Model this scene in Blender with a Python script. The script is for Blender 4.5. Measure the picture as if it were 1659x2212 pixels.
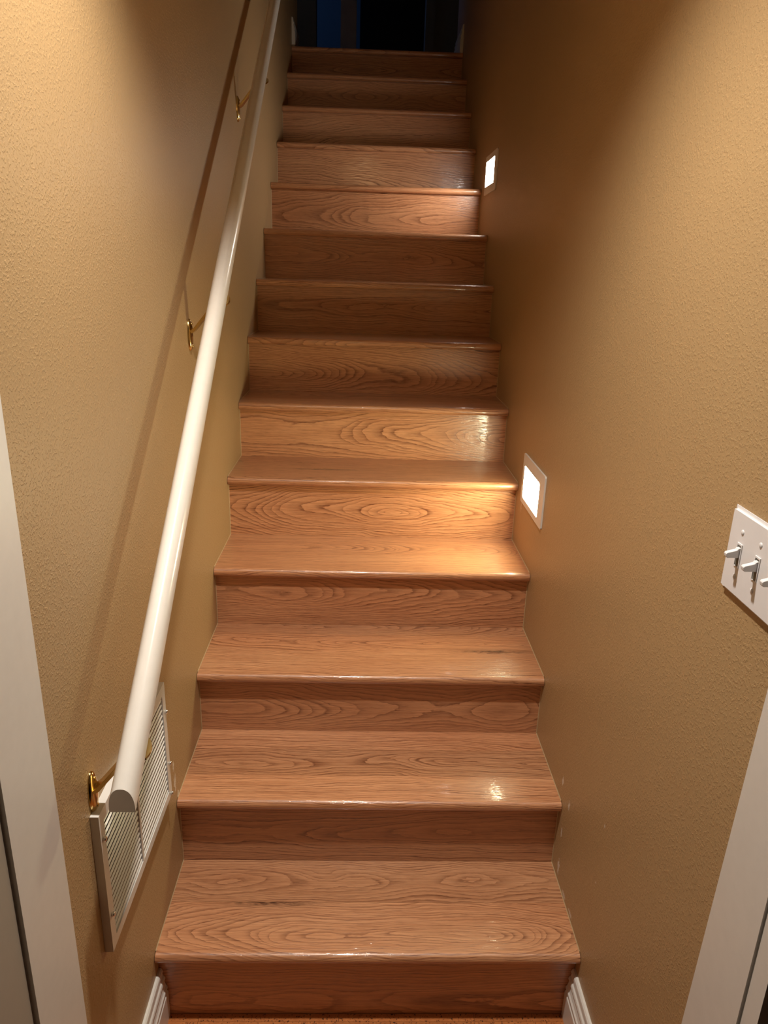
import bpy, bmesh, math, random
from mathutils import Matrix, Vector

# ------------------------------------------------------------------ camera, world, exposure
for o in list(bpy.data.objects):
    bpy.data.objects.remove(o)
S = bpy.context.scene
COL = S.collection
cam_d = bpy.data.cameras.new('camera')
cam = bpy.data.objects.new('camera', cam_d)
COL.objects.link(cam)
RW = ((0.9992892704, -0.0232069316, 0.0297050898), (-0.0207925967, 0.3179615062, 0.9478755976), (0.0314423592, 0.9478195603, -0.3172529891))
cam.matrix_world = Matrix(((RW[0][0], RW[1][0], -RW[2][0], 0.0054), (RW[0][1], RW[1][1], -RW[2][1], -1.2001),
                           (RW[0][2], RW[1][2], -RW[2][2], 1.5798), (0, 0, 0, 1)))
cam_d.sensor_fit = 'HORIZONTAL'
cam_d.sensor_width = 36.0
cam_d.lens = 36.0 * 1590.88 / 1659.0
cam_d.clip_start = 0.02
S.camera = cam
world = bpy.data.worlds.new('night')
world.use_nodes = True
world.node_tree.nodes['Background'].inputs[0].default_value = (0.004, 0.004, 0.006, 1)
world.node_tree.nodes['Background'].inputs[1].default_value = 1.0
S.world = world
S.view_settings.view_transform = 'Standard'
S.view_settings.look = 'None'
S.view_settings.gamma = 1.0
S.view_settings.use_curve_mapping = False
S.view_settings.exposure = 0.0
CAN_POWER, CAN_COL = 15.0, (1.0, 0.93, 0.84)
CAN_POS = (-0.03, -0.20)
STEP_STRENGTH, STEP_COL = 60.0, (1.0, 0.92, 0.58)
UPPER_STRENGTH, UPPER_COL = 40.0, (1.0, 0.93, 0.84)
NIGHT_POWER, NIGHT_COL = 4.0, (0.10, 0.30, 1.0)

# ------------------------------------------------------------------ measures (metres)
XL, XR = -0.4081, 0.4949
ZS = [0.0, 0.1955, 0.3883, 0.5699, 0.7537, 0.9482, 1.1353, 1.327, 1.5179, 1.7085, 1.9031, 2.0951, 2.2872, 2.4784, 2.6555]
YS = [0.0, 0.2402, 0.4956, 0.7568, 1.0146, 1.2621, 1.4917, 1.7428, 1.9913, 2.2504, 2.5027, 2.754, 3.0017, 3.2584, 3.5]
NOSE, TH = 0.0255, 0.0254
rnd = random.Random(7)

# ------------------------------------------------------------------ helpers
def link(o, parent=None):
    COL.objects.link(o)
    if parent is not None:
        o.parent = parent
        o.matrix_parent_inverse = parent.matrix_world.inverted()
    return o

def mesh_obj(name, bm, mat, parent=None, smooth=False, kind=None):
    me = bpy.data.meshes.new(name)
    bmesh.ops.recalc_face_normals(bm, faces=bm.faces)
    bm.to_mesh(me); bm.free()
    if smooth:
        for p in me.polygons: p.use_smooth = True
    me.materials.append(mat)
    o = bpy.data.objects.new(name, me)
    if kind: o['kind'] = kind
    return link(o, parent)

def thing(name, label, cat, loc=(0, 0, 0), group=None):
    o = bpy.data.objects.new(name, None)
    o.empty_display_size = 0.05
    o.location = loc
    o['label'] = label; o['category'] = cat
    if group: o['group'] = group
    COL.objects.link(o)
    bpy.context.view_layer.update()
    return o

def box(bm, x0, x1, y0, y1, z0, z1, bev=0.0, seg=2):
    r = bmesh.ops.create_cube(bm, size=1)
    vs = r['verts']
    for v in vs:
        v.co = ((x0 + x1) / 2 + v.co.x * (x1 - x0), (y0 + y1) / 2 + v.co.y * (y1 - y0), (z0 + z1) / 2 + v.co.z * (z1 - z0))
    if bev:
        es = list({e for v in vs for e in v.link_edges})
        bmesh.ops.bevel(bm, geom=es, offset=bev, segments=seg, affect='EDGES')
    return bm

def newbox(*a, **k):
    return box(bmesh.new(), *a, **k)

def prism(bm, pts, axis, a0, a1):
    """pts: outline in the two other axes; axis 'x' -> pts are (y,z); 'y' -> (x,z); 'z' -> (x,y)."""
    def P(p, a):
        return {'x': (a, p[0], p[1]), 'y': (p[0], a, p[1]), 'z': (p[0], p[1], a)}[axis]
    A = [bm.verts.new(P(p, a0)) for p in pts]
    B = [bm.verts.new(P(p, a1)) for p in pts]
    n = len(pts)
    for i in range(n):
        bm.faces.new((A[i], A[(i + 1) % n], B[(i + 1) % n], B[i]))
    bm.faces.new(A); bm.faces.new(B[::-1])
    return bm

def smooth_by_angle(o, ang=35):
    me = o.data
    bm = bmesh.new(); bm.from_mesh(me)
    for f in bm.faces: f.smooth = True
    for e in bm.edges:
        if len(e.link_faces) == 2 and e.calc_face_angle(0) > math.radians(ang):
            e.smooth = False
    bm.to_mesh(me); bm.free()
    return o

def cyl(bm, c, r, h, axis, seg=24, r2=None):
    m = {'x': Matrix.Rotation(math.pi / 2, 4, 'Y'), 'y': Matrix.Rotation(-math.pi / 2, 4, 'X'), 'z': Matrix.Identity(4)}[axis]
    bmesh.ops.create_cone(bm, cap_ends=True, segments=seg, radius1=r, radius2=r if r2 is None else r2, depth=h, matrix=Matrix.Translation(c) @ m)
    return bm

# ------------------------------------------------------------------ materials
def lin(r, g, b):
    f = lambda c: (c / 255 / 12.92) if c / 255 <= .04045 else ((c / 255 + .055) / 1.055) ** 2.4
    return (f(r), f(g), f(b), 1)

class NT:
    def __init__(s, name):
        s.m = bpy.data.materials.new(name); s.m.use_nodes = True
        s.t = s.m.node_tree; s.bsdf = s.t.nodes['Principled BSDF']; s.out = s.t.nodes['Material Output']
    def n(s, typ, **k):
        nd = s.t.nodes.new(typ)
        for a, v in k.items(): setattr(nd, a, v)
        return nd
    def l(s, a, b): s.t.links.new(a, b)
    def val(s, nd, i, v):
        if isinstance(v, (int, float, tuple)): nd.inputs[i].default_value = v
        else: s.l(v, nd.inputs[i])
    def math(s, op, a, b=0.0, c=None, clamp=False):
        nd = s.n('ShaderNodeMath', operation=op, use_clamp=clamp)
        s.val(nd, 0, a); s.val(nd, 1, b)
        if c is not None: s.val(nd, 2, c)
        return nd.outputs[0]
    def mix(s, f, a, b):
        nd = s.n('ShaderNodeMix', data_type='RGBA')
        s.val(nd, 0, f); s.val(nd, 6, a); s.val(nd, 7, b)
        return nd.outputs[2]
    def comb(s, x, y, z):
        nd = s.n('ShaderNodeCombineXYZ')
        for i, v in enumerate((x, y, z)): s.val(nd, i, v)
        return nd.outputs[0]
    def noise(s, vec, scale=1.0, detail=2.0, rough=.5, dist=0.0):
        nd = s.n('ShaderNodeTexNoise')
        s.l(vec, nd.inputs['Vector']); nd.inputs['Scale'].default_value = scale
        nd.inputs['Detail'].default_value = detail; nd.inputs['Roughness'].default_value = rough
        nd.inputs['Distortion'].default_value = dist
        return nd.outputs[0]
    def ramp(s, f, stops):
        nd = s.n('ShaderNodeValToRGB'); s.l(f, nd.inputs[0])
        el = nd.color_ramp.elements
        while len(el) < len(stops): el.new(0.5)
        for e, (p, c) in zip(el, stops): e.position = p; e.color = c
        return nd.outputs[0]

def plain(name, col, rough=.5, metal=0.0, spec=.5):
    t = NT(name)
    co = t.n('ShaderNodeTexCoord').outputs['Object']
    nz = t.noise(co, 60, 3)
    c = t.mix(nz, tuple(x * .96 for x in col[:3]) + (1,), tuple(min(1, x * 1.04) for x in col[:3]) + (1,))
    t.l(c, t.bsdf.inputs['Base Color'])
    t.bsdf.inputs['Roughness'].default_value = rough
    t.bsdf.inputs['Metallic'].default_value = metal
    t.bsdf.inputs['Specular IOR Level'].default_value = spec
    return t.m

def make_wood():
    t = NT('red_oak')
    uv = t.n('ShaderNodeUVMap'); uv.uv_map = 'UVMap'
    sp = t.n('ShaderNodeSeparateXYZ'); t.l(uv.outputs[0], sp.inputs[0])
    u, v = sp.outputs[0], sp.outputs[1]
    def attr(nm):
        a = t.n('ShaderNodeAttribute', attribute_type='OBJECT', attribute_name=nm)
        q = t.n('ShaderNodeSeparateXYZ'); t.l(a.outputs['Vector'], q.inputs[0])
        return q.outputs
    g1, g2, g3 = attr('grain_axis'), attr('grain_look'), attr('grain_knot')
    v0, d0, slope = g1; seed, tone, freq = g2; ku, kv, ka = g3
    # warps
    w1 = t.noise(t.comb(t.math('MULTIPLY', u, 3.2), t.math('MULTIPLY', v, 9.0), seed), 1, 2.0)
    w2 = t.noise(t.comb(t.math('MULTIPLY', u, 2.0), t.math('MULTIPLY', v, 1.5), t.math('ADD', seed, 11.3)), 1, 1.0)
    w3 = t.noise(t.comb(t.math('MULTIPLY', u, 17.0), t.math('MULTIPLY', v, 45.0), t.math('ADD', seed, 23.1)), 1, 3.0, .6)
    vv = t.math('ADD', t.math('SUBTRACT', v, v0), t.math('MULTIPLY', t.math('SUBTRACT', w1, .5), .06))
    dd = t.math('ADD', t.math('ADD', d0, t.math('MULTIPLY', slope, u)), t.math('MULTIPLY', t.math('SUBTRACT', w2, .5), .09))
    r = t.math('SQRT', t.math('ADD', t.math('MULTIPLY', vv, vv), t.math('ADD', t.math('MULTIPLY', dd, dd), 1e-6)))
    # knot swirl
    du = t.math('SUBTRACT', u, ku); dv = t.math('SUBTRACT', v, kv)
    q2 = t.math('ADD', t.math('MULTIPLY', t.math('MULTIPLY', du, du), 420.0), t.math('MULTIPLY', t.math('MULTIPLY', dv, dv), 2600.0))
    kg = t.math('POWER', 2.71828, t.math('MULTIPLY', q2, -1.0))
    r = t.math('ADD', r, t.math('MULTIPLY', ka, kg))
    r = t.math('ADD', r, t.math('MULTIPLY', t.math('SUBTRACT', w3, .5), .0055))
    rr = t.math('MULTIPLY', r, t.math('MULTIPLY', freq, 1.55))
    rn = t.noise(t.comb(t.math('MULTIPLY', rr, .45), seed, 3.0), 1, 2.0, .6)
    rr = t.math('ADD', rr, t.math('MULTIPLY', rn, 2.4))
    ring = t.math('FRACT', rr)
    rid = t.noise(t.comb(t.math('MULTIPLY', t.math('FLOOR', rr), 7.31), seed, 9.0), 1, 0.0)
    line = t.math('POWER', t.math('ABSOLUTE', t.math('SUBTRACT', 1.0, ring)), 2.7)
    rise = t.math('MULTIPLY', ring, 14.0, clamp=True)
    line = t.math('MULTIPLY', line, rise)
    line = t.math('MULTIPLY', t.math('MINIMUM', line, 1.0), t.math('ADD', .25, t.math('MULTIPLY', rid, 1.5)), clamp=True)
    # pores: long thin dashes
    p1 = t.noise(t.comb(t.math('MULTIPLY', u, 26.0), t.math('MULTIPLY', v, 620.0), seed), 1, 2.0, .6)
    pores = t.ramp(p1, [(.50, (0, 0, 0, 1)), (.66, (1, 1, 1, 1))])
    p2 = t.noise(t.comb(t.math('MULTIPLY', u, 5.0), t.math('MULTIPLY', v, 230.0), t.math('ADD', seed, 5.0)), 1, 3.0, .6)
    big = t.noise(t.comb(t.math('MULTIPLY', u, 1.6), t.math('MULTIPLY', v, 7.0), t.math('ADD', seed, 31.0)), 1, 2.0)
    light = lin(220, 165, 121); mid = lin(200, 138, 96); dark = lin(104, 52, 28)
    base = t.mix(t.math('MULTIPLY', t.math('SUBTRACT', big, .25), 1.6, clamp=True), light, mid)
    base = t.mix(t.math('MULTIPLY', t.math('MULTIPLY', t.math('SUBTRACT', p2, .42), 2.6, clamp=True), .7), base, lin(172, 110, 70))
    lf = t.math('MULTIPLY', line, t.math('ADD', .62, t.math('MULTIPLY', pores, .45)))
    base = t.mix(lf, base, dark)
    base = t.mix(t.math('MULTIPLY', pores, .30), base, dark)
    # dark heart of a knot
    kd = t.math('POWER', 2.71828, t.math('MULTIPLY', t.math('ADD', t.math('MULTIPLY', t.math('MULTIPLY', du, du), 120.0), t.math('MULTIPLY', t.math('MULTIPLY', dv, dv), 11000.0)), -1.0))
    kn = t.noise(t.comb(t.math('MULTIPLY', u, 60.0), t.math('MULTIPLY', v, 300.0), seed), 1, 3.0)
    kd = t.math('MULTIPLY', t.math('MULTIPLY', kd, t.math('GREATER_THAN', ka, .0125)), t.math('ADD', t.math('MULTIPLY', t.math('SUBTRACT', kn, .5), 3.0), .72), clamp=True)
    base = t.mix(t.math('MULTIPLY', kd, .92), base, lin(50, 28, 17))
    # board tone
    hs = t.n('ShaderNodeHueSaturation'); t.l(base, hs.inputs['Color']); t.l(tone, hs.inputs['Value'])
    hs.inputs['Saturation'].default_value = 1.0
    t.l(hs.outputs[0], t.bsdf.inputs['Base Color'])
    t.bsdf.inputs['Roughness'].default_value = .34
    t.bsdf.inputs['Specular IOR Level'].default_value = .5
    t.bsdf.inputs['Coat Weight'].default_value = .8
    t.bsdf.inputs['Coat Roughness'].default_value = .07
    h = t.math('ADD', t.math('MULTIPLY', pores, -.5), t.math('ADD', t.math('MULTIPLY', line, -.5), t.math('MULTIPLY', p2, .7)))
    b = t.n('ShaderNodeBump'); b.inputs['Strength'].default_value = .35; b.inputs['Distance'].default_value = .0006
    t.l(h, b.inputs['Height']); t.l(b.outputs[0], t.bsdf.inputs['Normal']); t.l(b.outputs[0], t.bsdf.inputs['Coat Normal'])
    return t.m

CHIPS_R = [(0.234, 0.439, .010, .016), (0.173, 0.422, .008, .018), (0.199, 0.324, .006, .022), (-0.04, 0.552, .004, .007),
           (-0.039, 0.412, .003, .003), (0.19, 0.232, .010, .028), (0.13, 0.205, .020, .010), (0.075, 0.208, .018, .008), (0.93, 0.90, .006, .030)]
CHIPS_L = [(0.216, 0.441, .012, .03), (0.235, 0.385, .010, .028), (0.213, 0.487, .008, .02)]

def make_wall(name, chips):
    t = NT(name)
    co = t.n('ShaderNodeTexCoord').outputs['Object']
    sp = t.n('ShaderNodeSeparateXYZ'); t.l(co, sp.inputs[0])
    big = t.noise(co, 2.2, 3)
    col = t.mix(big, lin(173, 143, 102), lin(180, 150, 108))
    for (y, z, ry, rz) in chips:
        a = t.math('DIVIDE', t.math('SUBTRACT', sp.outputs[1], y), ry)
        b = t.math('DIVIDE', t.math('SUBTRACT', sp.outputs[2], z), rz)
        d = t.math('SUBTRACT', 1.0, t.math('ADD', t.math('MULTIPLY', a, a), t.math('MULTIPLY', b, b)), clamp=True)
        col_m = d if chips.index((y, z, ry, rz)) == 0 else t.math('MAXIMUM', col_m, d)
    if chips:
        nz = t.noise(t.comb(sp.outputs[0], t.math('MULTIPLY', sp.outputs[1], 260.0), t.math('MULTIPLY', sp.outputs[2], 110.0)), 1, 3, .7)
        m = t.math('GREATER_THAN', t.math('ADD', nz, t.math('MULTIPLY', col_m, .34)), .70)
        m = t.math('MULTIPLY', m, t.math('GREATER_THAN', col_m, .01))
        col = t.mix(t.math('MULTIPLY', m, .75), col, lin(225, 218, 205))
    t.l(col, t.bsdf.inputs['Base Color'])
    t.bsdf.inputs['Roughness'].default_value = .42
    t.bsdf.inputs['Specular IOR Level'].default_value = .35
    n1 = t.noise(co, 225, 2.0, .5)
    peel = t.ramp(n1, [(.50, (0, 0, 0, 1)), (.64, (1, 1, 1, 1))])
    n2 = t.noise(co, 38, 2)
    h = t.math('ADD', t.math('MULTIPLY', peel, .7), t.math('MULTIPLY', n2, .6))
    b = t.n('ShaderNodeBump'); b.inputs['Strength'].default_value = .34; b.inputs['Distance'].default_value = .0015
    t.l(h, b.inputs['Height']); t.l(b.outputs[0], t.bsdf.inputs['Normal'])
    return t.m

def make_cork():
    t = NT('cork')
    co = t.n('ShaderNodeTexCoord').outputs['Object']
    oi = t.n('ShaderNodeObjectInfo')
    n1 = t.noise(co, 60, 3, .6)
    c = t.mix(n1, lin(196, 120, 62), lin(160, 88, 42))
    vo = t.n('ShaderNodeTexVoronoi'); vo.inputs['Scale'].default_value = 130; t.l(co, vo.inputs['Vector'])
    c = t.mix(t.math('MULTIPLY', vo.outputs['Color'], .35), c, lin(214, 140, 80))
    n2 = t.noise(co, 210, 2, .6)
    c = t.mix(t.ramp(n2, [(.58, (0, 0, 0, 1)), (.66, (1, 1, 1, 1))]), c, lin(58, 30, 16))
    hs = t.n('ShaderNodeHueSaturation'); t.l(c, hs.inputs['Color'])
    t.l(t.math('ADD', .85, t.math('MULTIPLY', oi.outputs['Random'], .3)), hs.inputs['Value'])
    t.l(hs.outputs[0], t.bsdf.inputs['Base Color'])
    t.bsdf.inputs['Roughness'].default_value = .4
    return t.m

def emit(name, col, s):
    t = NT(name)
    t.bsdf.inputs['Base Color'].default_value = (.8, .8, .8, 1)
    t.bsdf.inputs['Emission Color'].default_value = tuple(col) + (1,)
    t.bsdf.inputs['Emission Strength'].default_value = s
    return t.m

M_WOOD = make_wood()
M_WL, M_WR, M_WALL = make_wall('tan_wall_left', CHIPS_L), make_wall('tan_wall_right', CHIPS_R), make_wall('tan_wall', [])
M_CORK = make_cork()
M_TRIM = plain('white_trim_paint', lin(226, 222, 214), .38)
M_RAIL = plain('white_rail_paint', lin(232, 226, 216), .22)
M_METALW = plain('white_grille_enamel', lin(225, 222, 216), .3)
M_SWITCH = plain('white_plastic', lin(232, 230, 230), .3)
M_BRASS = plain('brass', (0.66, 0.48, 0.20, 1), .18, 1.0)
M_SCREW = plain('zinc', (0.8, 0.8, 0.78, 1), .25, 1.0)
M_CEIL = plain('ceiling_paint', lin(214, 200, 176), .8)
M_DARK = plain('duct_shade', lin(16, 15, 14), .9)
M_DARKBROWN = plain('dark_brown', lin(34, 28, 20), .5)  # also stands in for the dark of unlit spaces
M_CAULK = plain('caulk', lin(186, 160, 122), .6)
M_DOORG = plain('grey_door_paint', lin(168, 160, 146), .5)
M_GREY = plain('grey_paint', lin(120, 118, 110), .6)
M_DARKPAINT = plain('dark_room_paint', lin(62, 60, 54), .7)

# ------------------------------------------------------------------ structure: walls, ceilings, floors
def struct(name, bm, m, parent=None):
    return mesh_obj(name, bm, m, parent, kind='structure' if parent is None else None)

TOP = 5.1
def wall_poly(x0, x1, y0, y1, z0, z1, n=1):
    return newbox(x0, x1, y0, y1, z0, z1)
# left wall carries a duct hole behind the grille
G = dict(y0=-0.252, y1=0.142, z0=0.473, z1=0.750)
gy0, gy1, gz0, gz1 = G['y0'] + .02, G['y1'] - .02, G['z0'] + .018, G['z1'] - .022
bm = bmesh.new()
def frame_wall(bm, x0, x1, y0, y1, z0, z1, hy0, hy1, hz0, hz1):
    o = [(y0, z0), (y1, z0), (y1, z1), (y0, z1)]; h = [(hy0, hz0), (hy1, hz0), (hy1, hz1), (hy0, hz1)]
    V = {}
    for s, x in enumerate((x0, x1)):
        for i in range(4):
            V[s, 'o', i] = bm.verts.new((x, *o[i])); V[s, 'h', i] = bm.verts.new((x, *h[i]))
    for s in (0, 1):
        for i in range(4):
            j = (i + 1) % 4
            bm.faces.new((V[s, 'o', i], V[s, 'o', j], V[s, 'h', j], V[s, 'h', i]))
    for k in 'oh':
        for i in range(4):
            j = (i + 1) % 4
            bm.faces.new((V[0, k, i], V[0, k, j], V[1, k, j], V[1, k, i]))
frame_wall(bm, XL - .1, XL, -.355, 3.26, -.05, TOP, gy0, gy1, gz0, gz1)
wall_left = struct('wall_left', bm, M_WL)
wall_right = struct('wall_right', newbox(XR, XR + .1, -.47, 3.26, -.05, TOP), M_WR)
struct('wall_header', newbox(XL - .0, XR + .0, -.48, -.36, 2.10, 2.40), M_WALL)
# ceiling over the foot of the stairs with a round hole for the recessed light, then sloping up
cx, cy, CZ, CR = CAN_POS[0], CAN_POS[1], 2.40, .075
bm = bmesh.new()
N = 32
sq = []
X0, X1, Y0, Y1 = XL, XR, -.355, .55
for i in range(N):
    a = 2 * math.pi * i / N
    dx, dy = math.cos(a), math.sin(a)
    tt = min(((X1 - cx) / dx if dx > 1e-9 else (X0 - cx) / dx if dx < -1e-9 else 9), ((Y1 - cy) / dy if dy > 1e-9 else (Y0 - cy) / dy if dy < -1e-9 else 9))
    sq.append((bm.verts.new((cx + dx * CR, cy + dy * CR, CZ)), bm.verts.new((cx + dx * tt, cy + dy * tt, CZ))))
for i in range(N):
    j = (i + 1) % N
    bm.faces.new((sq[i][0], sq[j][0], sq[j][1], sq[i][1]))
for cxn, cyn in ((X0, Y0), (X0, Y1), (X1, Y0), (X1, Y1)):   # fill the four corners
    best = sorted(range(N), key=lambda k: (sq[k][1].co.x - cxn) ** 2 + (sq[k][1].co.y - cyn) ** 2)
    a, b = sq[best[0]][1], None
    for k in (best[0] - 1, best[0] + 1):
        w = sq[k % N][1]
        if abs(w.co.x - a.co.x) > 1e-6 and abs(w.co.y - a.co.y) > 1e-6: b = w
    if b is not None:
        bm.faces.new((a, b, bm.verts.new((cxn, cyn, CZ))))
geo = bmesh.ops.extrude_face_region(bm, geom=list(bm.faces))
for e in geo['geom']:
    if isinstance(e, bmesh.types.BMVert): e.co.z += .012
struct('ceiling', bm, M_CEIL)
bm = bmesh.new()
prism(bm, [(.55, 2.40), (3.1, 4.35), (3.1, 4.45), (.55, 2.50)], 'x', XL, XR)
struct('ceiling_slope', bm, M_CEIL)
struct('wall_upper_front', newbox(XL, XR, 3.10, 3.2, 4.35, TOP), M_WALL)
# lower hall behind the camera
floor = struct('floor', newbox(-2.0, 2.0, -3.2, YS[1], -.06, -.004), M_DARKBROWN)
tiles = []
for iy in range(-5, 1):
    ya, yb = -.018 + (iy - 1) * .14, -.018 + iy * .14
    if iy == 0: yb = -.018
    off = (.061 if iy % 2 else -.328)
    for ix in range(-3, 4):
        xa = off + ix * .30
        xb = xa + .30
        A, B = max(xa, -.62), min(xb, .66)
        if B - A < .02: continue
        tiles.append((A + .0004, B - .0004, ya + .0004, yb - .0004))
# first course, right at the riser
for ix, (A, B) in enumerate([(XL, -.327), (-.327, -.02), (-.02, .28), (.28, XR)]):
    tiles.append((A + .0004, B - .0004, -.018, -.0006))
for (A, B, ya, yb) in tiles:
    if ya < -.36 or True:
        lo, hi = (XL, XR) if yb > -.50 else (-.62, .66)
        A2, B2 = max(A, lo + .0004), min(B, hi - .0004)
        if B2 - A2 > .01:
            mesh_obj('tile', newbox(A2, B2, ya, yb, -.004, 0 + rnd.uniform(-.0003, 0)), M_CORK, floor)
struct('wall_hall_left', newbox(-2.0, XL - .1005, -.49, -.38, -.004, 2.40), M_WALL)
struct('wall_hall_right', newbox(.60, 2.0, -.57, -.48, -.004, 2.40), M_WALL)
struct('wall_back', newbox(-2.0, 2.0, -3.3, -3.2, -.06, 2.40), M_WALL)
struct('wall_hall_west', newbox(-2.1, -2.0, -3.3, -.38, -.06, 2.40), M_WALL)
struct('wall_hall_east', newbox(2.0, 2.1, -3.3, -.38, -.06, 2.40), M_WALL)
struct('ceiling_hall', newbox(-2.1, 2.1, -3.3, -.3601, 2.401, 2.45), M_CEIL)
# cased opening: jambs flush with the stair walls, casings on the hall side
bm = bmesh.new(); prism(bm, [(-.478, 0), (-.349, 0), (-.361, 2.10), (-.482, 2.10)], 'x', XL - .08, XL + .0025)
struct('trim_1', bm, M_TRIM)
struct('door_3', newbox(XL - .042, XL - .003, -1.28, -.4835, .004, 2.06, bev=.001), M_DOORG)
bm = bmesh.new(); prism(bm, [(-.533, 0), (-.398, 0), (-.494, 2.10), (-.537, 2.10)], 'x', XR - .0025, XR + .08)
struct('trim_3', bm, M_TRIM)
struct('trim_4', newbox(XR + .0004, XR + .06, -.566, -.5373, 0, 2.10), M_TRIM)
struct('hall_dark_panel', newbox(XR + .02, XR + .9, -.62, -.585, 0, 2.05, bev=.002), M_DARKBROWN)  # dark panel added to stand in for the unlit hall

# baseboards
PROF = [(0, 0), (.0165, 0), (.0165, .070), (.0135, .074), (.0155, .078), (.0155, .084), (.0125, .088), (.0100, .098),
        (.0100, .104), (.0125, .107), (.0110, .112), (.0080, .115), (.0070, .121), (.0085, .126), (.0075, .132), (.0045, .1355), (0, .136)]
def baseboard(name, x, sgn, y0, y1, z):
    bm = bmesh.new()
    prism(bm, [(x + sgn * a, z + b) for a, b in PROF], 'y', y0, y1)
    return struct(name, bm, M_TRIM)
baseboard('baseboard_left', XL, 1, -.349, -.0012, 0)
baseboard('baseboard_right', XR, -1, -.398, -.0012, 0)
Z14 = ZS[14]
baseboard('baseboard_upper_left', XL, 1, 3.262, 3.60, Z14 + .001)
baseboard('baseboard_upper_right', XR, -1, 3.262, 3.60, Z14 + .001)

# upper hall: dark, with a doorway opposite the stairs and night light from a window in the room beyond
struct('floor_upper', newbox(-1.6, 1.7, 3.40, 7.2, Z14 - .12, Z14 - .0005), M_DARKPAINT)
struct('wall_upper_left', newbox(XL - .1, XL, 3.26, 3.60, Z14 - .1, TOP), M_WALL)
struct('wall_upper_right', newbox(XR, XR + .1, 3.26, 3.60, Z14 - .1, TOP), M_WALL)
bm = bmesh.new()
frame = [(-1.6, Z14), (-.36, Z14), (-.36, Z14 + 2.03), (.37, Z14 + 2.03), (.37, Z14), (1.7, Z14), (1.7, TOP), (-1.6, TOP)]
prism(bm, frame, 'y', 4.50, 4.60)
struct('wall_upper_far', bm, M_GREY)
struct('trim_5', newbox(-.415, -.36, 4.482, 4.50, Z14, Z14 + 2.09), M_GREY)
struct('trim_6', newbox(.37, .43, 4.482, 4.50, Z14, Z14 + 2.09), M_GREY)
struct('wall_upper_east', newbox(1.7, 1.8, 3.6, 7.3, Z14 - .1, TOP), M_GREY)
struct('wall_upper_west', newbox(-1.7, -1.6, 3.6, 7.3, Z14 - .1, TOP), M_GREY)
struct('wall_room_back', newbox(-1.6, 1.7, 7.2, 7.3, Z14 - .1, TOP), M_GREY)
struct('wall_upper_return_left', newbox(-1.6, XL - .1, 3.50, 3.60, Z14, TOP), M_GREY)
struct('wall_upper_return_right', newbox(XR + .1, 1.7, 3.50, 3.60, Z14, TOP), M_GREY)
struct('ceiling_upper', newbox(-1.7, 1.8, 3.1, 7.3, TOP, TOP + .1), M_CEIL)
# half open inner door and a dark cabinet added to block light there
dr = struct('door_2', newbox(-.215, -.10, 5.0, 5.04, Z14, Z14 + 2.03, bev=.004), M_TRIM)
wd = thing('light_block_cabinet', 'tall dark cabinet added as a light block in the unlit room at the head of the stairs', 'light_block_cabinet', (.35, 5.6, Z14))
mesh_obj('body', newbox(-.08, .95, 5.55, 6.1, Z14 + .08, Z14 + 2.1, bev=.004), M_DARKBROWN, wd)
mesh_obj('plinth', newbox(-.06, .93, 5.57, 6.08, Z14, Z14 + .08), M_DARKBROWN, wd)
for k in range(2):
    d = mesh_obj('door', newbox(-.075 + k * .512, .43 + k * .512, 5.53, 5.549, Z14 + .09, Z14 + 2.09, bev=.003), M_DARKBROWN, wd)
    mesh_obj('handle', newbox(.40 + k * .05, .41 + k * .05, 5.515, 5.53, Z14 + 1.0, Z14 + 1.15, bev=.002), M_SCREW, d)
def area(name, loc, rot, sx, sy, power, col):
    L = bpy.data.lights.new(name, 'AREA'); L.shape = 'RECTANGLE'; L.size = sx; L.size_y = sy
    L.energy = power; L.color = col
    o = bpy.data.objects.new(name, L); o.location = loc; o.rotation_euler = rot
    COL.objects.link(o); return o
area('night_window_light', (-1.55, 6.0, Z14 + 1.5), (0, math.radians(-90), 0), .9, 1.2, NIGHT_POWER, NIGHT_COL)
area('night_hall_light', (-1.5, 4.05, Z14 + 1.6), (0, math.radians(-90), 0), .6, .8, NIGHT_POWER * .30, (.55, .68, 1.0))

# ------------------------------------------------------------------ the staircase
stairs = thing('staircase', 'straight flight of varnished red oak stairs between two tan walls', 'staircase', (0.04, 0, 0))

def grained(name, bm, uvf, axis, look, knot=(9, 9, 0), parent=None, smooth=False):
    o = mesh_obj(name, bm, M_WOOD, parent)
    me = o.data
    uvl = me.uv_layers.new(name='UVMap')
    for p in me.polygons:
        for li in p.loop_indices:
            uvl.data[li].uv = uvf(me.vertices[me.loops[li].vertex_index].co)
    if smooth: smooth_by_angle(o, 40)
    o['grain_axis'] = [float(a) for a in axis]; o['grain_look'] = [float(a) for a in look]; o['grain_knot'] = [float(a) for a in knot]
    return o

# per riser: (v0, d0, slope) with u measured from the left wall, then tone and knot
RISER = {
 1: ((.04, .08, -.03), 0.93, 95), 2: ((.085, .08, -.045), 0.95, 110), 3: ((.07, .03, .06), 0.96, 110), 4: ((.11, .02, .07), .97, 110),
 5: ((.085, .085, -.17), 1.04, 95), 6: ((.085, .11, -.09), 1.08, 90), 7: ((.07, .03, .09), 1.0, 120), 8: ((.10, .06, -.05), .93, 110),
 9: ((.09, .03, .03), .95, 110), 10: ((.07, .09, -.07), 1.05, 95), 11: ((-.01, .02, .10), 1.0, 85), 12: ((.0, .12, -.12), 1.0, 90),
 13: ((.10, .03, .03), .95, 110), 14: ((.08, .05, -.03), .95, 110)}
SEAM = {1: [.116], 2: [.313, .415], 3: [.600, .700], 4: [.860, .961], 5: [1.124], 6: [1.345, 1.42], 7: [1.60], 8: [1.83, 1.91], 9: [2.09]}
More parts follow.
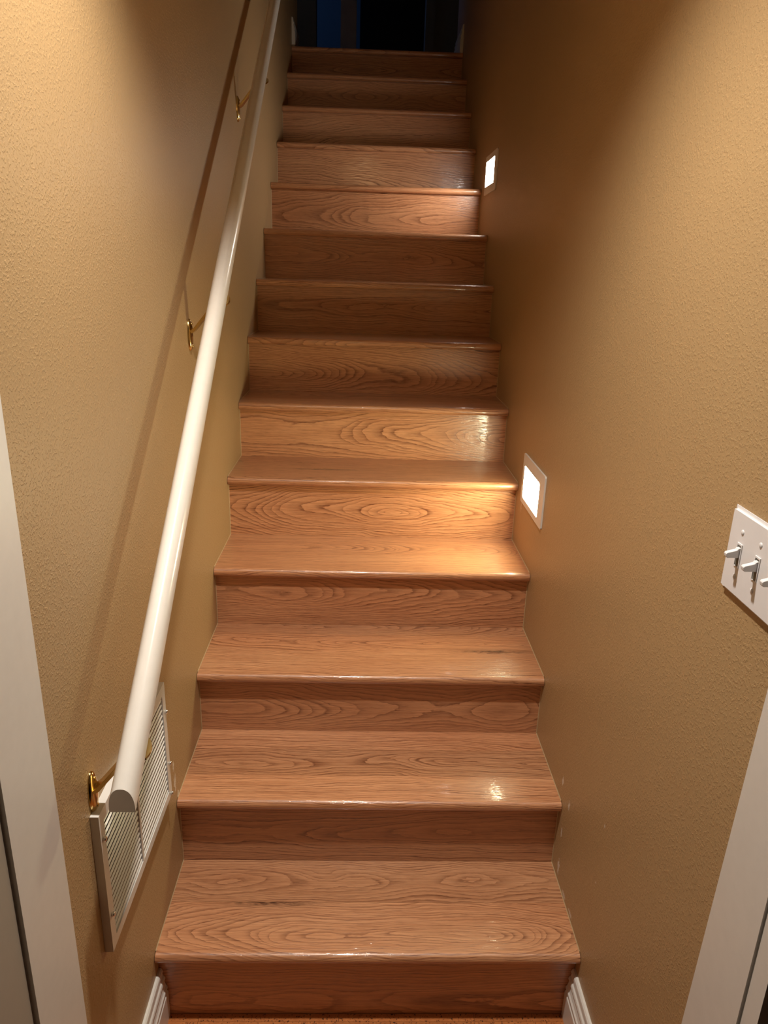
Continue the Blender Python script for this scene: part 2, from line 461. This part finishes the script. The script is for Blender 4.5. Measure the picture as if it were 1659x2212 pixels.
# knots on treads: (tread, board index from the front) -> (u, v, amount)
KNOT = {(1, 0): (.225, .1385, .020), (1, 1): (.345, .080, .011), (3, 1): (.785, .012, .016), (2, 1): (.52, .05, .008), (5, 0): (.3, .12, .013)}
AX = {(1, 0): ((.055, .06, -.11), 1.03), (1, 1): ((.06, .03, .03), .87), (2, 0): ((-.10, .06, .01), 1.06), (2, 1): ((.05, .05, -.06), .86), (2, 2): ((-.05, .08, .01), 1.02),
      (3, 0): ((-.03, .05, .02), .96), (3, 1): ((.05, .06, -.07), .98), (3, 2): ((.05, .01, .09), .85), (4, 0): ((-.05, .05, .0), 1.04), (4, 1): ((.05, .02, .09), 1.0),
      (4, 2): ((-.04, .05, .02), .98)}
for i in range(1, 15):
    za, zb = ZS[i - 1], ZS[i] - TH
    y = YS[i - 1]
    ax, tone, fr = RISER[i]
    grained('riser', newbox(XL + .001, XR - .001, y, y + .018, za, zb), lambda c, za=za, y=y: (c.x - XL, c.z - za + (c.y - y)), ax,
            (i * 3.7, tone, fr), parent=stairs)
    # tread: the front board carries the full-round nosing, the boards behind it are glued up edge to edge
    z1 = ZS[i]; yf = y - NOSE
    yb = (YS[i] if i < 14 else 3.40)
    seams = SEAM.get(i, [y + .10 + rnd.uniform(-.02, .02)])
    if i == 14: seams = [y + .08]
    r = TH / 2
    prof = [(seams[0] - .0002, z1 - TH), ]
    for k in range(0, 13):
        a = -math.pi / 2 - math.pi * k / 12
        rr = r
        prof.append((yf + r + rr * math.cos(a), z1 - r + rr * math.sin(a)))
    prof.append((seams[0] - .0002, z1))
    bm = bmesh.new(); prism(bm, prof, 'x', XL + .0012, XR - .0012)
    def uvn(c, yf=yf, z1=z1, r=r):
        d = z1 - c.z
        if c.y >= yf + r - 1e-5: return (c.x - XL, (c.y - yf) if d < r else -(r * math.pi) - (c.y - yf))
        a = math.atan2(yf + r - c.y, (c.z - (z1 - r)))
        return (c.x - XL, r - r * a)
    ax, tone = AX.get((i, 0), ((rnd.uniform(-.05, .1), rnd.uniform(.02, .06), rnd.uniform(-.06, .06)), rnd.uniform(.95, 1.04)))
    tread = grained('tread', bm, uvn, ax, (i * 5.3 + 40, tone, 120), KNOT.get((i, 0), (9, 9, 0)), stairs, smooth=True)
    ed = seams + [yb]
    for b in range(len(ed) - 1):
        ax, tone = AX.get((i, b + 1), ((rnd.uniform(-.05, .1), rnd.uniform(.02, .06), rnd.uniform(-.06, .06)), rnd.uniform(.86, 1.02)))
        y0, y1 = ed[b], ed[b + 1]
        grained('board', newbox(XL + .0012, XR - .0012, y0 + .0002, y1 - .0003, z1 - TH, z1),
                lambda c, y0=y0, z1=z1: (c.x - XL, c.y - y0 - (z1 - c.z)), ax, (i * 7.1 + b * 13 + 3, tone, 120), KNOT.get((i, b + 1), (9, 9, 0)), tread)

# caulk beads where each step meets the walls
for i in range(1, 15):
    y, yb2 = YS[i - 1], (YS[i] if i < 14 else 3.40)
    for x, sg in ((XL, 1), (XR, -1)):
        xa, xb = sorted((x + sg * .0001, x + sg * .0016))
        if i > 1:
            bm = bmesh.new(); prism(bm, [(xa if sg > 0 else xb, y - .0001), (x + sg * .0016, y - .0001), (xa if sg > 0 else xb, y - .0016)], 'z', ZS[i - 1], ZS[i] - TH)
            mesh_obj('caulk_bead', bm, M_CAULK, stairs)
        bm = bmesh.new(); prism(bm, [(x + sg * .0001, ZS[i] + .0001), (x + sg * .0016, ZS[i] + .0001), (x + sg * .0001, ZS[i] + .0016)], 'y', y - NOSE + .014, yb2)
        mesh_obj('caulk_bead', bm, M_CAULK, stairs)

# ------------------------------------------------------------------ handrail
RX, RC, RWD, RHT = -.335, 1.043, .0192, .040      # centre x, z = RC + .765*y for the flat underside, half width, plumb height
SL = .765
Y_END, Y_TOP = -.307, 3.0
hr = thing('handrail', 'long white half-round wooden handrail sloping up the left wall on brass brackets', 'handrail', (RX, Y_END, RC + SL * Y_END))
bm = bmesh.new()
K = 20
pts = [(-RWD + .0015, 0.0)]
sec = [(RWD - .0012, 0.0), (RWD, .0012)]
for k in range(K + 1):
    a = math.pi * k / K
    cxx, sxx = math.cos(a), math.sin(a)
    sec.append((RWD * (abs(cxx) ** .85) * (1 if cxx > 0 else -1 if cxx < 0 else 0), .004 + (RHT - .004) * (sxx ** .85)))
sec += [(-RWD, .0012), (-RWD + .0012, 0.0)]
ss = []
for p in sec:
    if not ss or math.dist(p, ss[-1]) > 3e-4: ss.append(p)
A = [bm.verts.new((RX + p[0], Y_END, RC + SL * Y_END + p[1])) for p in ss]
B = [bm.verts.new((RX + p[0], Y_TOP, RC + SL * Y_TOP + p[1])) for p in ss]
for k in range(len(ss)):
    j = (k + 1) % len(ss); bm.faces.new((A[k], A[j], B[j], B[k]))
bm.faces.new(A); bm.faces.new(B[::-1])
rail = mesh_obj('rail', bm, M_RAIL, hr); smooth_by_angle(rail, 40)

def bracket(parent, yb):
    zt = RC + SL * yb            # underside of the rail at the bracket
    zc = zt - .083               # centre of the wall plate
    # strap from plate to saddle
    bm = bmesh.new()
    path = [(XL + .006, zc + .006), (XL + .014, zc + .012), (RX - .020, zt - .024), (RX - .008, zt - .010), (RX, zt - .0045)]
    th = .0032
    hw = [.012, .0135, .0135, .012, .010]
    V = []
    for k, (x, z) in enumerate(path):
        a = path[max(0, k - 1)]; b = path[min(len(path) - 1, k + 1)]
        dx, dz = b[0] - a[0], b[1] - a[1]; L = math.hypot(dx, dz); nx, nz = -dz / L, dx / L
        V.append([bm.verts.new((x + nx * s * th, yb + w * hw[k], z + nz * s * th)) for s, w in ((-1, -1), (1, -1), (1, 1), (-1, 1))])
    for k in range(len(V) - 1):
        for m in range(4):
            bm.faces.new((V[k][m], V[k][(m + 1) % 4], V[k + 1][(m + 1) % 4], V[k + 1][m]))
    bm.faces.new(V[0]); bm.faces.new(V[-1][::-1])
    bmesh.ops.recalc_face_normals(bm, faces=bm.faces)
    bmesh.ops.bevel(bm, geom=list(bm.edges), offset=.0008, segments=2, affect='EDGES')
    br = mesh_obj('bracket', bm, M_BRASS, parent); smooth_by_angle(br, 50)
    # domed oval wall plate
    bm = bmesh.new()
    rings, seg = 5, 28
    prev = None
    for k in range(rings + 1):
        f = k / rings
        sc = math.cos(f * math.pi / 2 * .86); h = .0015 + .0065 * math.sin(f * math.pi / 2)
        row = []
        for s in range(seg):
            a = 2 * math.pi * s / seg
            row.append(bm.verts.new((XL + (0.0002 if k < 0 else h), yb + .0165 * sc * math.cos(a), zc + .037 * (sc ** .8) * math.sin(a))))
        if prev:
            for s in range(seg): bm.faces.new((prev[s], prev[(s + 1) % seg], row[(s + 1) % seg], row[s]))
        else:
            base = [bm.verts.new((XL + .0002, v.co.y, v.co.z)) for v in row]
            bm.faces.new(base)
            for s in range(seg): bm.faces.new((base[s], base[(s + 1) % seg], row[(s + 1) % seg], row[s]))
        prev = row
    bm.faces.new(prev)
    o = mesh_obj('wall_plate', bm, M_BRASS, br); smooth_by_angle(o, 50)
    for dz in (.025, -.025):
        bm = bmesh.new()
        bmesh.ops.create_uvsphere(bm, u_segments=12, v_segments=8, radius=.0038, matrix=Matrix.Translation((XL + .0068, yb, zc + dz)) @ Matrix.Diagonal((.6, 1, 1, 1)))
        mesh_obj('screw', bm, M_BRASS, br, smooth=True)
    # saddle along the underside of the rail, its rounded end peeping out on the stair side
    bm = bmesh.new()
    out = []
    for s in range(24):
        a = 2 * math.pi * s / 24
        out.append((RX + .0045 + .0215 * math.cos(a) * (1), .017 * math.sin(a)))
    A = [bm.verts.new((p[0], yb + p[1], zt + SL * p[1] - .0004)) for p in out]
    B = [bm.verts.new((p[0], yb + p[1], zt + SL * p[1] - .0042)) for p in out]
    for k in range(24):
        j = (k + 1) % 24; bm.faces.new((A[k], A[j], B[j], B[k]))
    bm.faces.new(A); bm.faces.new(B[::-1])
    mesh_obj('saddle', bm, M_BRASS, br)
for yb in (-.232, .590, 1.40, 2.25):
    bracket(hr, yb)

# ------------------------------------------------------------------ return air grille
gr = thing('air_return_grille', 'white louvred metal air grille low on the left wall under the handrail', 'grille', (XL, (G['y0'] + G['y1']) / 2, G['z0']))
D = .014
bm = bmesh.new()
frame_wall(bm, XL + .0003, XL + D, G['y0'], G['y1'], G['z0'], G['z1'], gy0, gy1, gz0, gz1)
es = [e for e in bm.edges if all(abs(v.co.x - (XL + D)) < 1e-6 for v in e.verts) and len(e.link_faces) == 2 and e.calc_face_angle(0) > .5]
bmesh.ops.recalc_face_normals(bm, faces=bm.faces)
bmesh.ops.bevel(bm, geom=es, offset=.0007, segments=2, affect='EDGES')
mesh_obj('frame', bm, M_METALW, gr)
MY = -.068
mesh_obj('mullion', newbox(XL + .001, XL + D - .0002, MY - .004, MY + .004, gz0, gz1), M_METALW, gr)
mesh_obj('duct', newbox(XL - .04, XL - .035, gy0 + .001, gy1 - .001, gz0 + .001, gz1 - .001), M_DARK, gr)  # near-black plate, shade behind the louvers put into its colour
NS = 19
pitch = (gz1 - gz0) / NS
proto = None
for side, (ya, yb) in enumerate(((gy0 + .0003, MY - .0042), (MY + .0042, gy1 - .0003))):
    proto = None
    for k in range(NS):
        z = gz0 + pitch * (k + .5)
        if proto is None:
            bm = bmesh.new()
            # curved blade, outer edge turned down
            outl = [(XL + .0093, .0006), (XL + .0119, -.0026), (XL + .0124, -.0021), (XL + .0098, .0011)]
            prism(bm, outl, 'y', ya, yb)
            for v in bm.verts: pass
            proto = mesh_obj('louver', bm, M_METALW, gr)
            base_loc = proto.location.copy()
            proto.location = base_loc + Vector((0, 0, z))
        else:
            c = proto.copy(); COL.objects.link(c); c.parent = gr
            c.matrix_parent_inverse = proto.matrix_parent_inverse
            c.location = base_loc + Vector((0, 0, z))
for (y, z) in ((G['y0'] + .010, .700), (G['y0'] + .010, .545), (G['y1'] - .006, .683), (G['y1'] - .006, .555), (G['y1'] - .008, .4795)):
    bm = bmesh.new()
    cyl(bm, (XL + D + .001, y, z), .0036, .003, 'x', 12)
    bmesh.ops.create_uvsphere(bm, u_segments=12, v_segments=8, radius=.0046, matrix=Matrix.Translation((XL + D + .0030, y, z)) @ Matrix.Diagonal((.7, 1, 1, 1)))
    mesh_obj('screw', bm, M_SCREW, gr, smooth=True)

# ------------------------------------------------------------------ step lights on the right wall
def round_rect(y0, y1, z0, z1, r, n=5):
    pts = []
    for (cy_, cz_, a0) in ((y1 - r, z1 - r, 0), (y0 + r, z1 - r, 90), (y0 + r, z0 + r, 180), (y1 - r, z0 + r, 270)):
        for k in range(n + 1):
            a = math.radians(a0 + 90 * k / n)
            pts.append((cy_ + r * math.cos(a), cz_ + r * math.sin(a)))
    return pts
def step_light(label, y0, y1, z0, z1, wy0, wy1, wz0, wz1, col, s, nm):
    t = thing('step_light', label, 'wall light', (XR, (y0 + y1) / 2, z0), 'step lights set in the right wall')
    bm = bmesh.new()
    O = round_rect(y0, y1, z0, z1, .006); I = round_rect(wy0, wy1, wz0, wz1, .006)
    F, Bk = XR - .005, XR - .0003
    n = len(O)
    vo = [bm.verts.new((F, *p)) for p in O]; vi = [bm.verts.new((F, *p)) for p in I]
    bo = [bm.verts.new((Bk, p[0], p[1])) for p in O]; bi = [bm.verts.new((Bk, *p)) for p in I]
    for k in range(n):
        j = (k + 1) % n
        bm.faces.new((vo[k], vo[j], vi[j], vi[k])); bm.faces.new((vo[k], vo[j], bo[j], bo[k]))
        bm.faces.new((vi[k], vi[j], bi[j], bi[k])); bm.faces.new((bo[k], bo[j], bi[j], bi[k]))
    mesh_obj('face_plate', bm, M_TRIM, t)
    bm = bmesh.new()
    prism(bm, round_rect(wy0 + .0005, wy1 - .0005, wz0 + .0005, wz1 - .0005, .0055), 'x', XR - .0035, XR - .0008)
    mesh_obj('diffuser', bm, emit(nm, col, s), t)
step_light('lit rectangular step light nearer the bottom of the right wall, larger in view', .661, .929, .9145, 1.063, .712, .907, .932, 1.030,
           STEP_COL, STEP_STRENGTH, 'lit_diffuser_lower')
step_light('lit rectangular step light high on the right wall near the top steps', 1.840, 2.118, 1.867, 2.012, 1.893, 2.103, 1.897, 1.991,
           UPPER_COL, UPPER_STRENGTH, 'lit_diffuser_upper')

# ------------------------------------------------------------------ switch plate
sw = thing('light_switch', 'white three-gang toggle switch plate on the right wall at the foot of the stairs', 'switch', (XR, -.378, 1.18))
SY0, SY1, SZ0, SZ1 = -.452, -.3015, 1.186, 1.300
TY = [-.336, -.381, -.426]
bm = bmesh.new()
box(bm, XR - .006, XR - .0003, SY0, SY1, SZ0, SZ1)
es = [e for e in bm.edges if all(abs(v.co.x - (XR - .006)) < 1e-6 for v in e.verts)]
bmesh.ops.bevel(bm, geom=es, offset=.0046, segments=5, affect='EDGES')
pl = mesh_obj('plate', bm, M_SWITCH, sw); smooth_by_angle(pl, 60)
ZC = (SZ0 + SZ1) / 2
F = XR - .006
for ty in TY:
    mesh_obj('slot', newbox(F - .0003, F + .001, ty - .0047, ty + .0047, ZC - .0155, ZC + .0125), M_GREY, sw)
    bm = bmesh.new()
    # lever tilted up
    pr = [(F + .001, ZC - .004), (F + .001, ZC + .0100), (F - .0030, ZC + .0092), (F - .0045, ZC + .0070), (F - .0165, ZC + .0036), (F - .0178, ZC + .0020), (F - .0172, ZC - .0018), (F - .0155, ZC - .0036), (F - .0040, ZC - .0034)]
    prism(bm, pr, 'y', ty - .0034, ty + .0034)
    bmesh.ops.recalc_face_normals(bm, faces=bm.faces)
    bmesh.ops.bevel(bm, geom=list(bm.edges), offset=.0004, segments=1, affect='EDGES')
    mesh_obj('toggle', bm, M_SWITCH, sw)
    bm = bmesh.new()
    for q in ((-.0062, -.0048, -.0165, .0150), (.0048, .0062, -.0165, .0150), (-.0048, .0048, .0128, .0150), (-.0048, .0048, -.0165, -.0157)):
        box(bm, F - .0012, F + .0008, ty + q[0], ty + q[1], ZC + q[2], ZC + q[3])
    mesh_obj('toggle_frame', bm, M_SWITCH, sw)
    for dz in (.030, -.030):
        bm = bmesh.new()
        bmesh.ops.create_uvsphere(bm, u_segments=14, v_segments=8, radius=.0036, matrix=Matrix.Translation((F, ty, ZC + dz)) @ Matrix.Diagonal((.45, 1, 1, 1)))
        mesh_obj('screw', bm, M_SWITCH, sw, smooth=True)

# ------------------------------------------------------------------ recessed ceiling light over the foot of the stairs
cl = thing('recessed_ceiling_light', 'round recessed downlight in the ceiling over the lowest steps, just out of view', 'ceiling light', (cx, cy, CZ))
bm = bmesh.new()
for k in range(N):
    a0, a1 = 2 * math.pi * k / N, 2 * math.pi * (k + 1) / N
    P = lambda a, r, z: (cx + r * math.cos(a), cy + r * math.sin(a), z)
    q = [(CR + .018, CZ - .0008), (CR + .016, CZ - .003), (CR - .002, CZ - .003), (CR - .004, CZ + .10)]
    for m in range(3):
        bm.faces.new([bm.verts.new(P(a0, *q[m])), bm.verts.new(P(a1, *q[m])), bm.verts.new(P(a1, *q[m + 1])), bm.verts.new(P(a0, *q[m + 1]))])
bmesh.ops.remove_doubles(bm, verts=bm.verts, dist=1e-5)
mesh_obj('trim_ring', bm, M_TRIM, cl, smooth=True)
bm = bmesh.new(); cyl(bm, (cx, cy, CZ + .098), CR - .006, .004, 'z', 32)
mesh_obj('socket_plate', bm, M_TRIM, cl)
L = bpy.data.lights.new('downlight', 'AREA'); L.shape = 'DISK'; L.size = .06; L.spread = math.radians(128); L.energy = CAN_POWER; L.color = CAN_COL
o = bpy.data.objects.new('downlight', L); o.location = (cx, cy, CZ + .062); COL.objects.link(o); o.parent = cl
o.matrix_parent_inverse = cl.matrix_world.inverted()
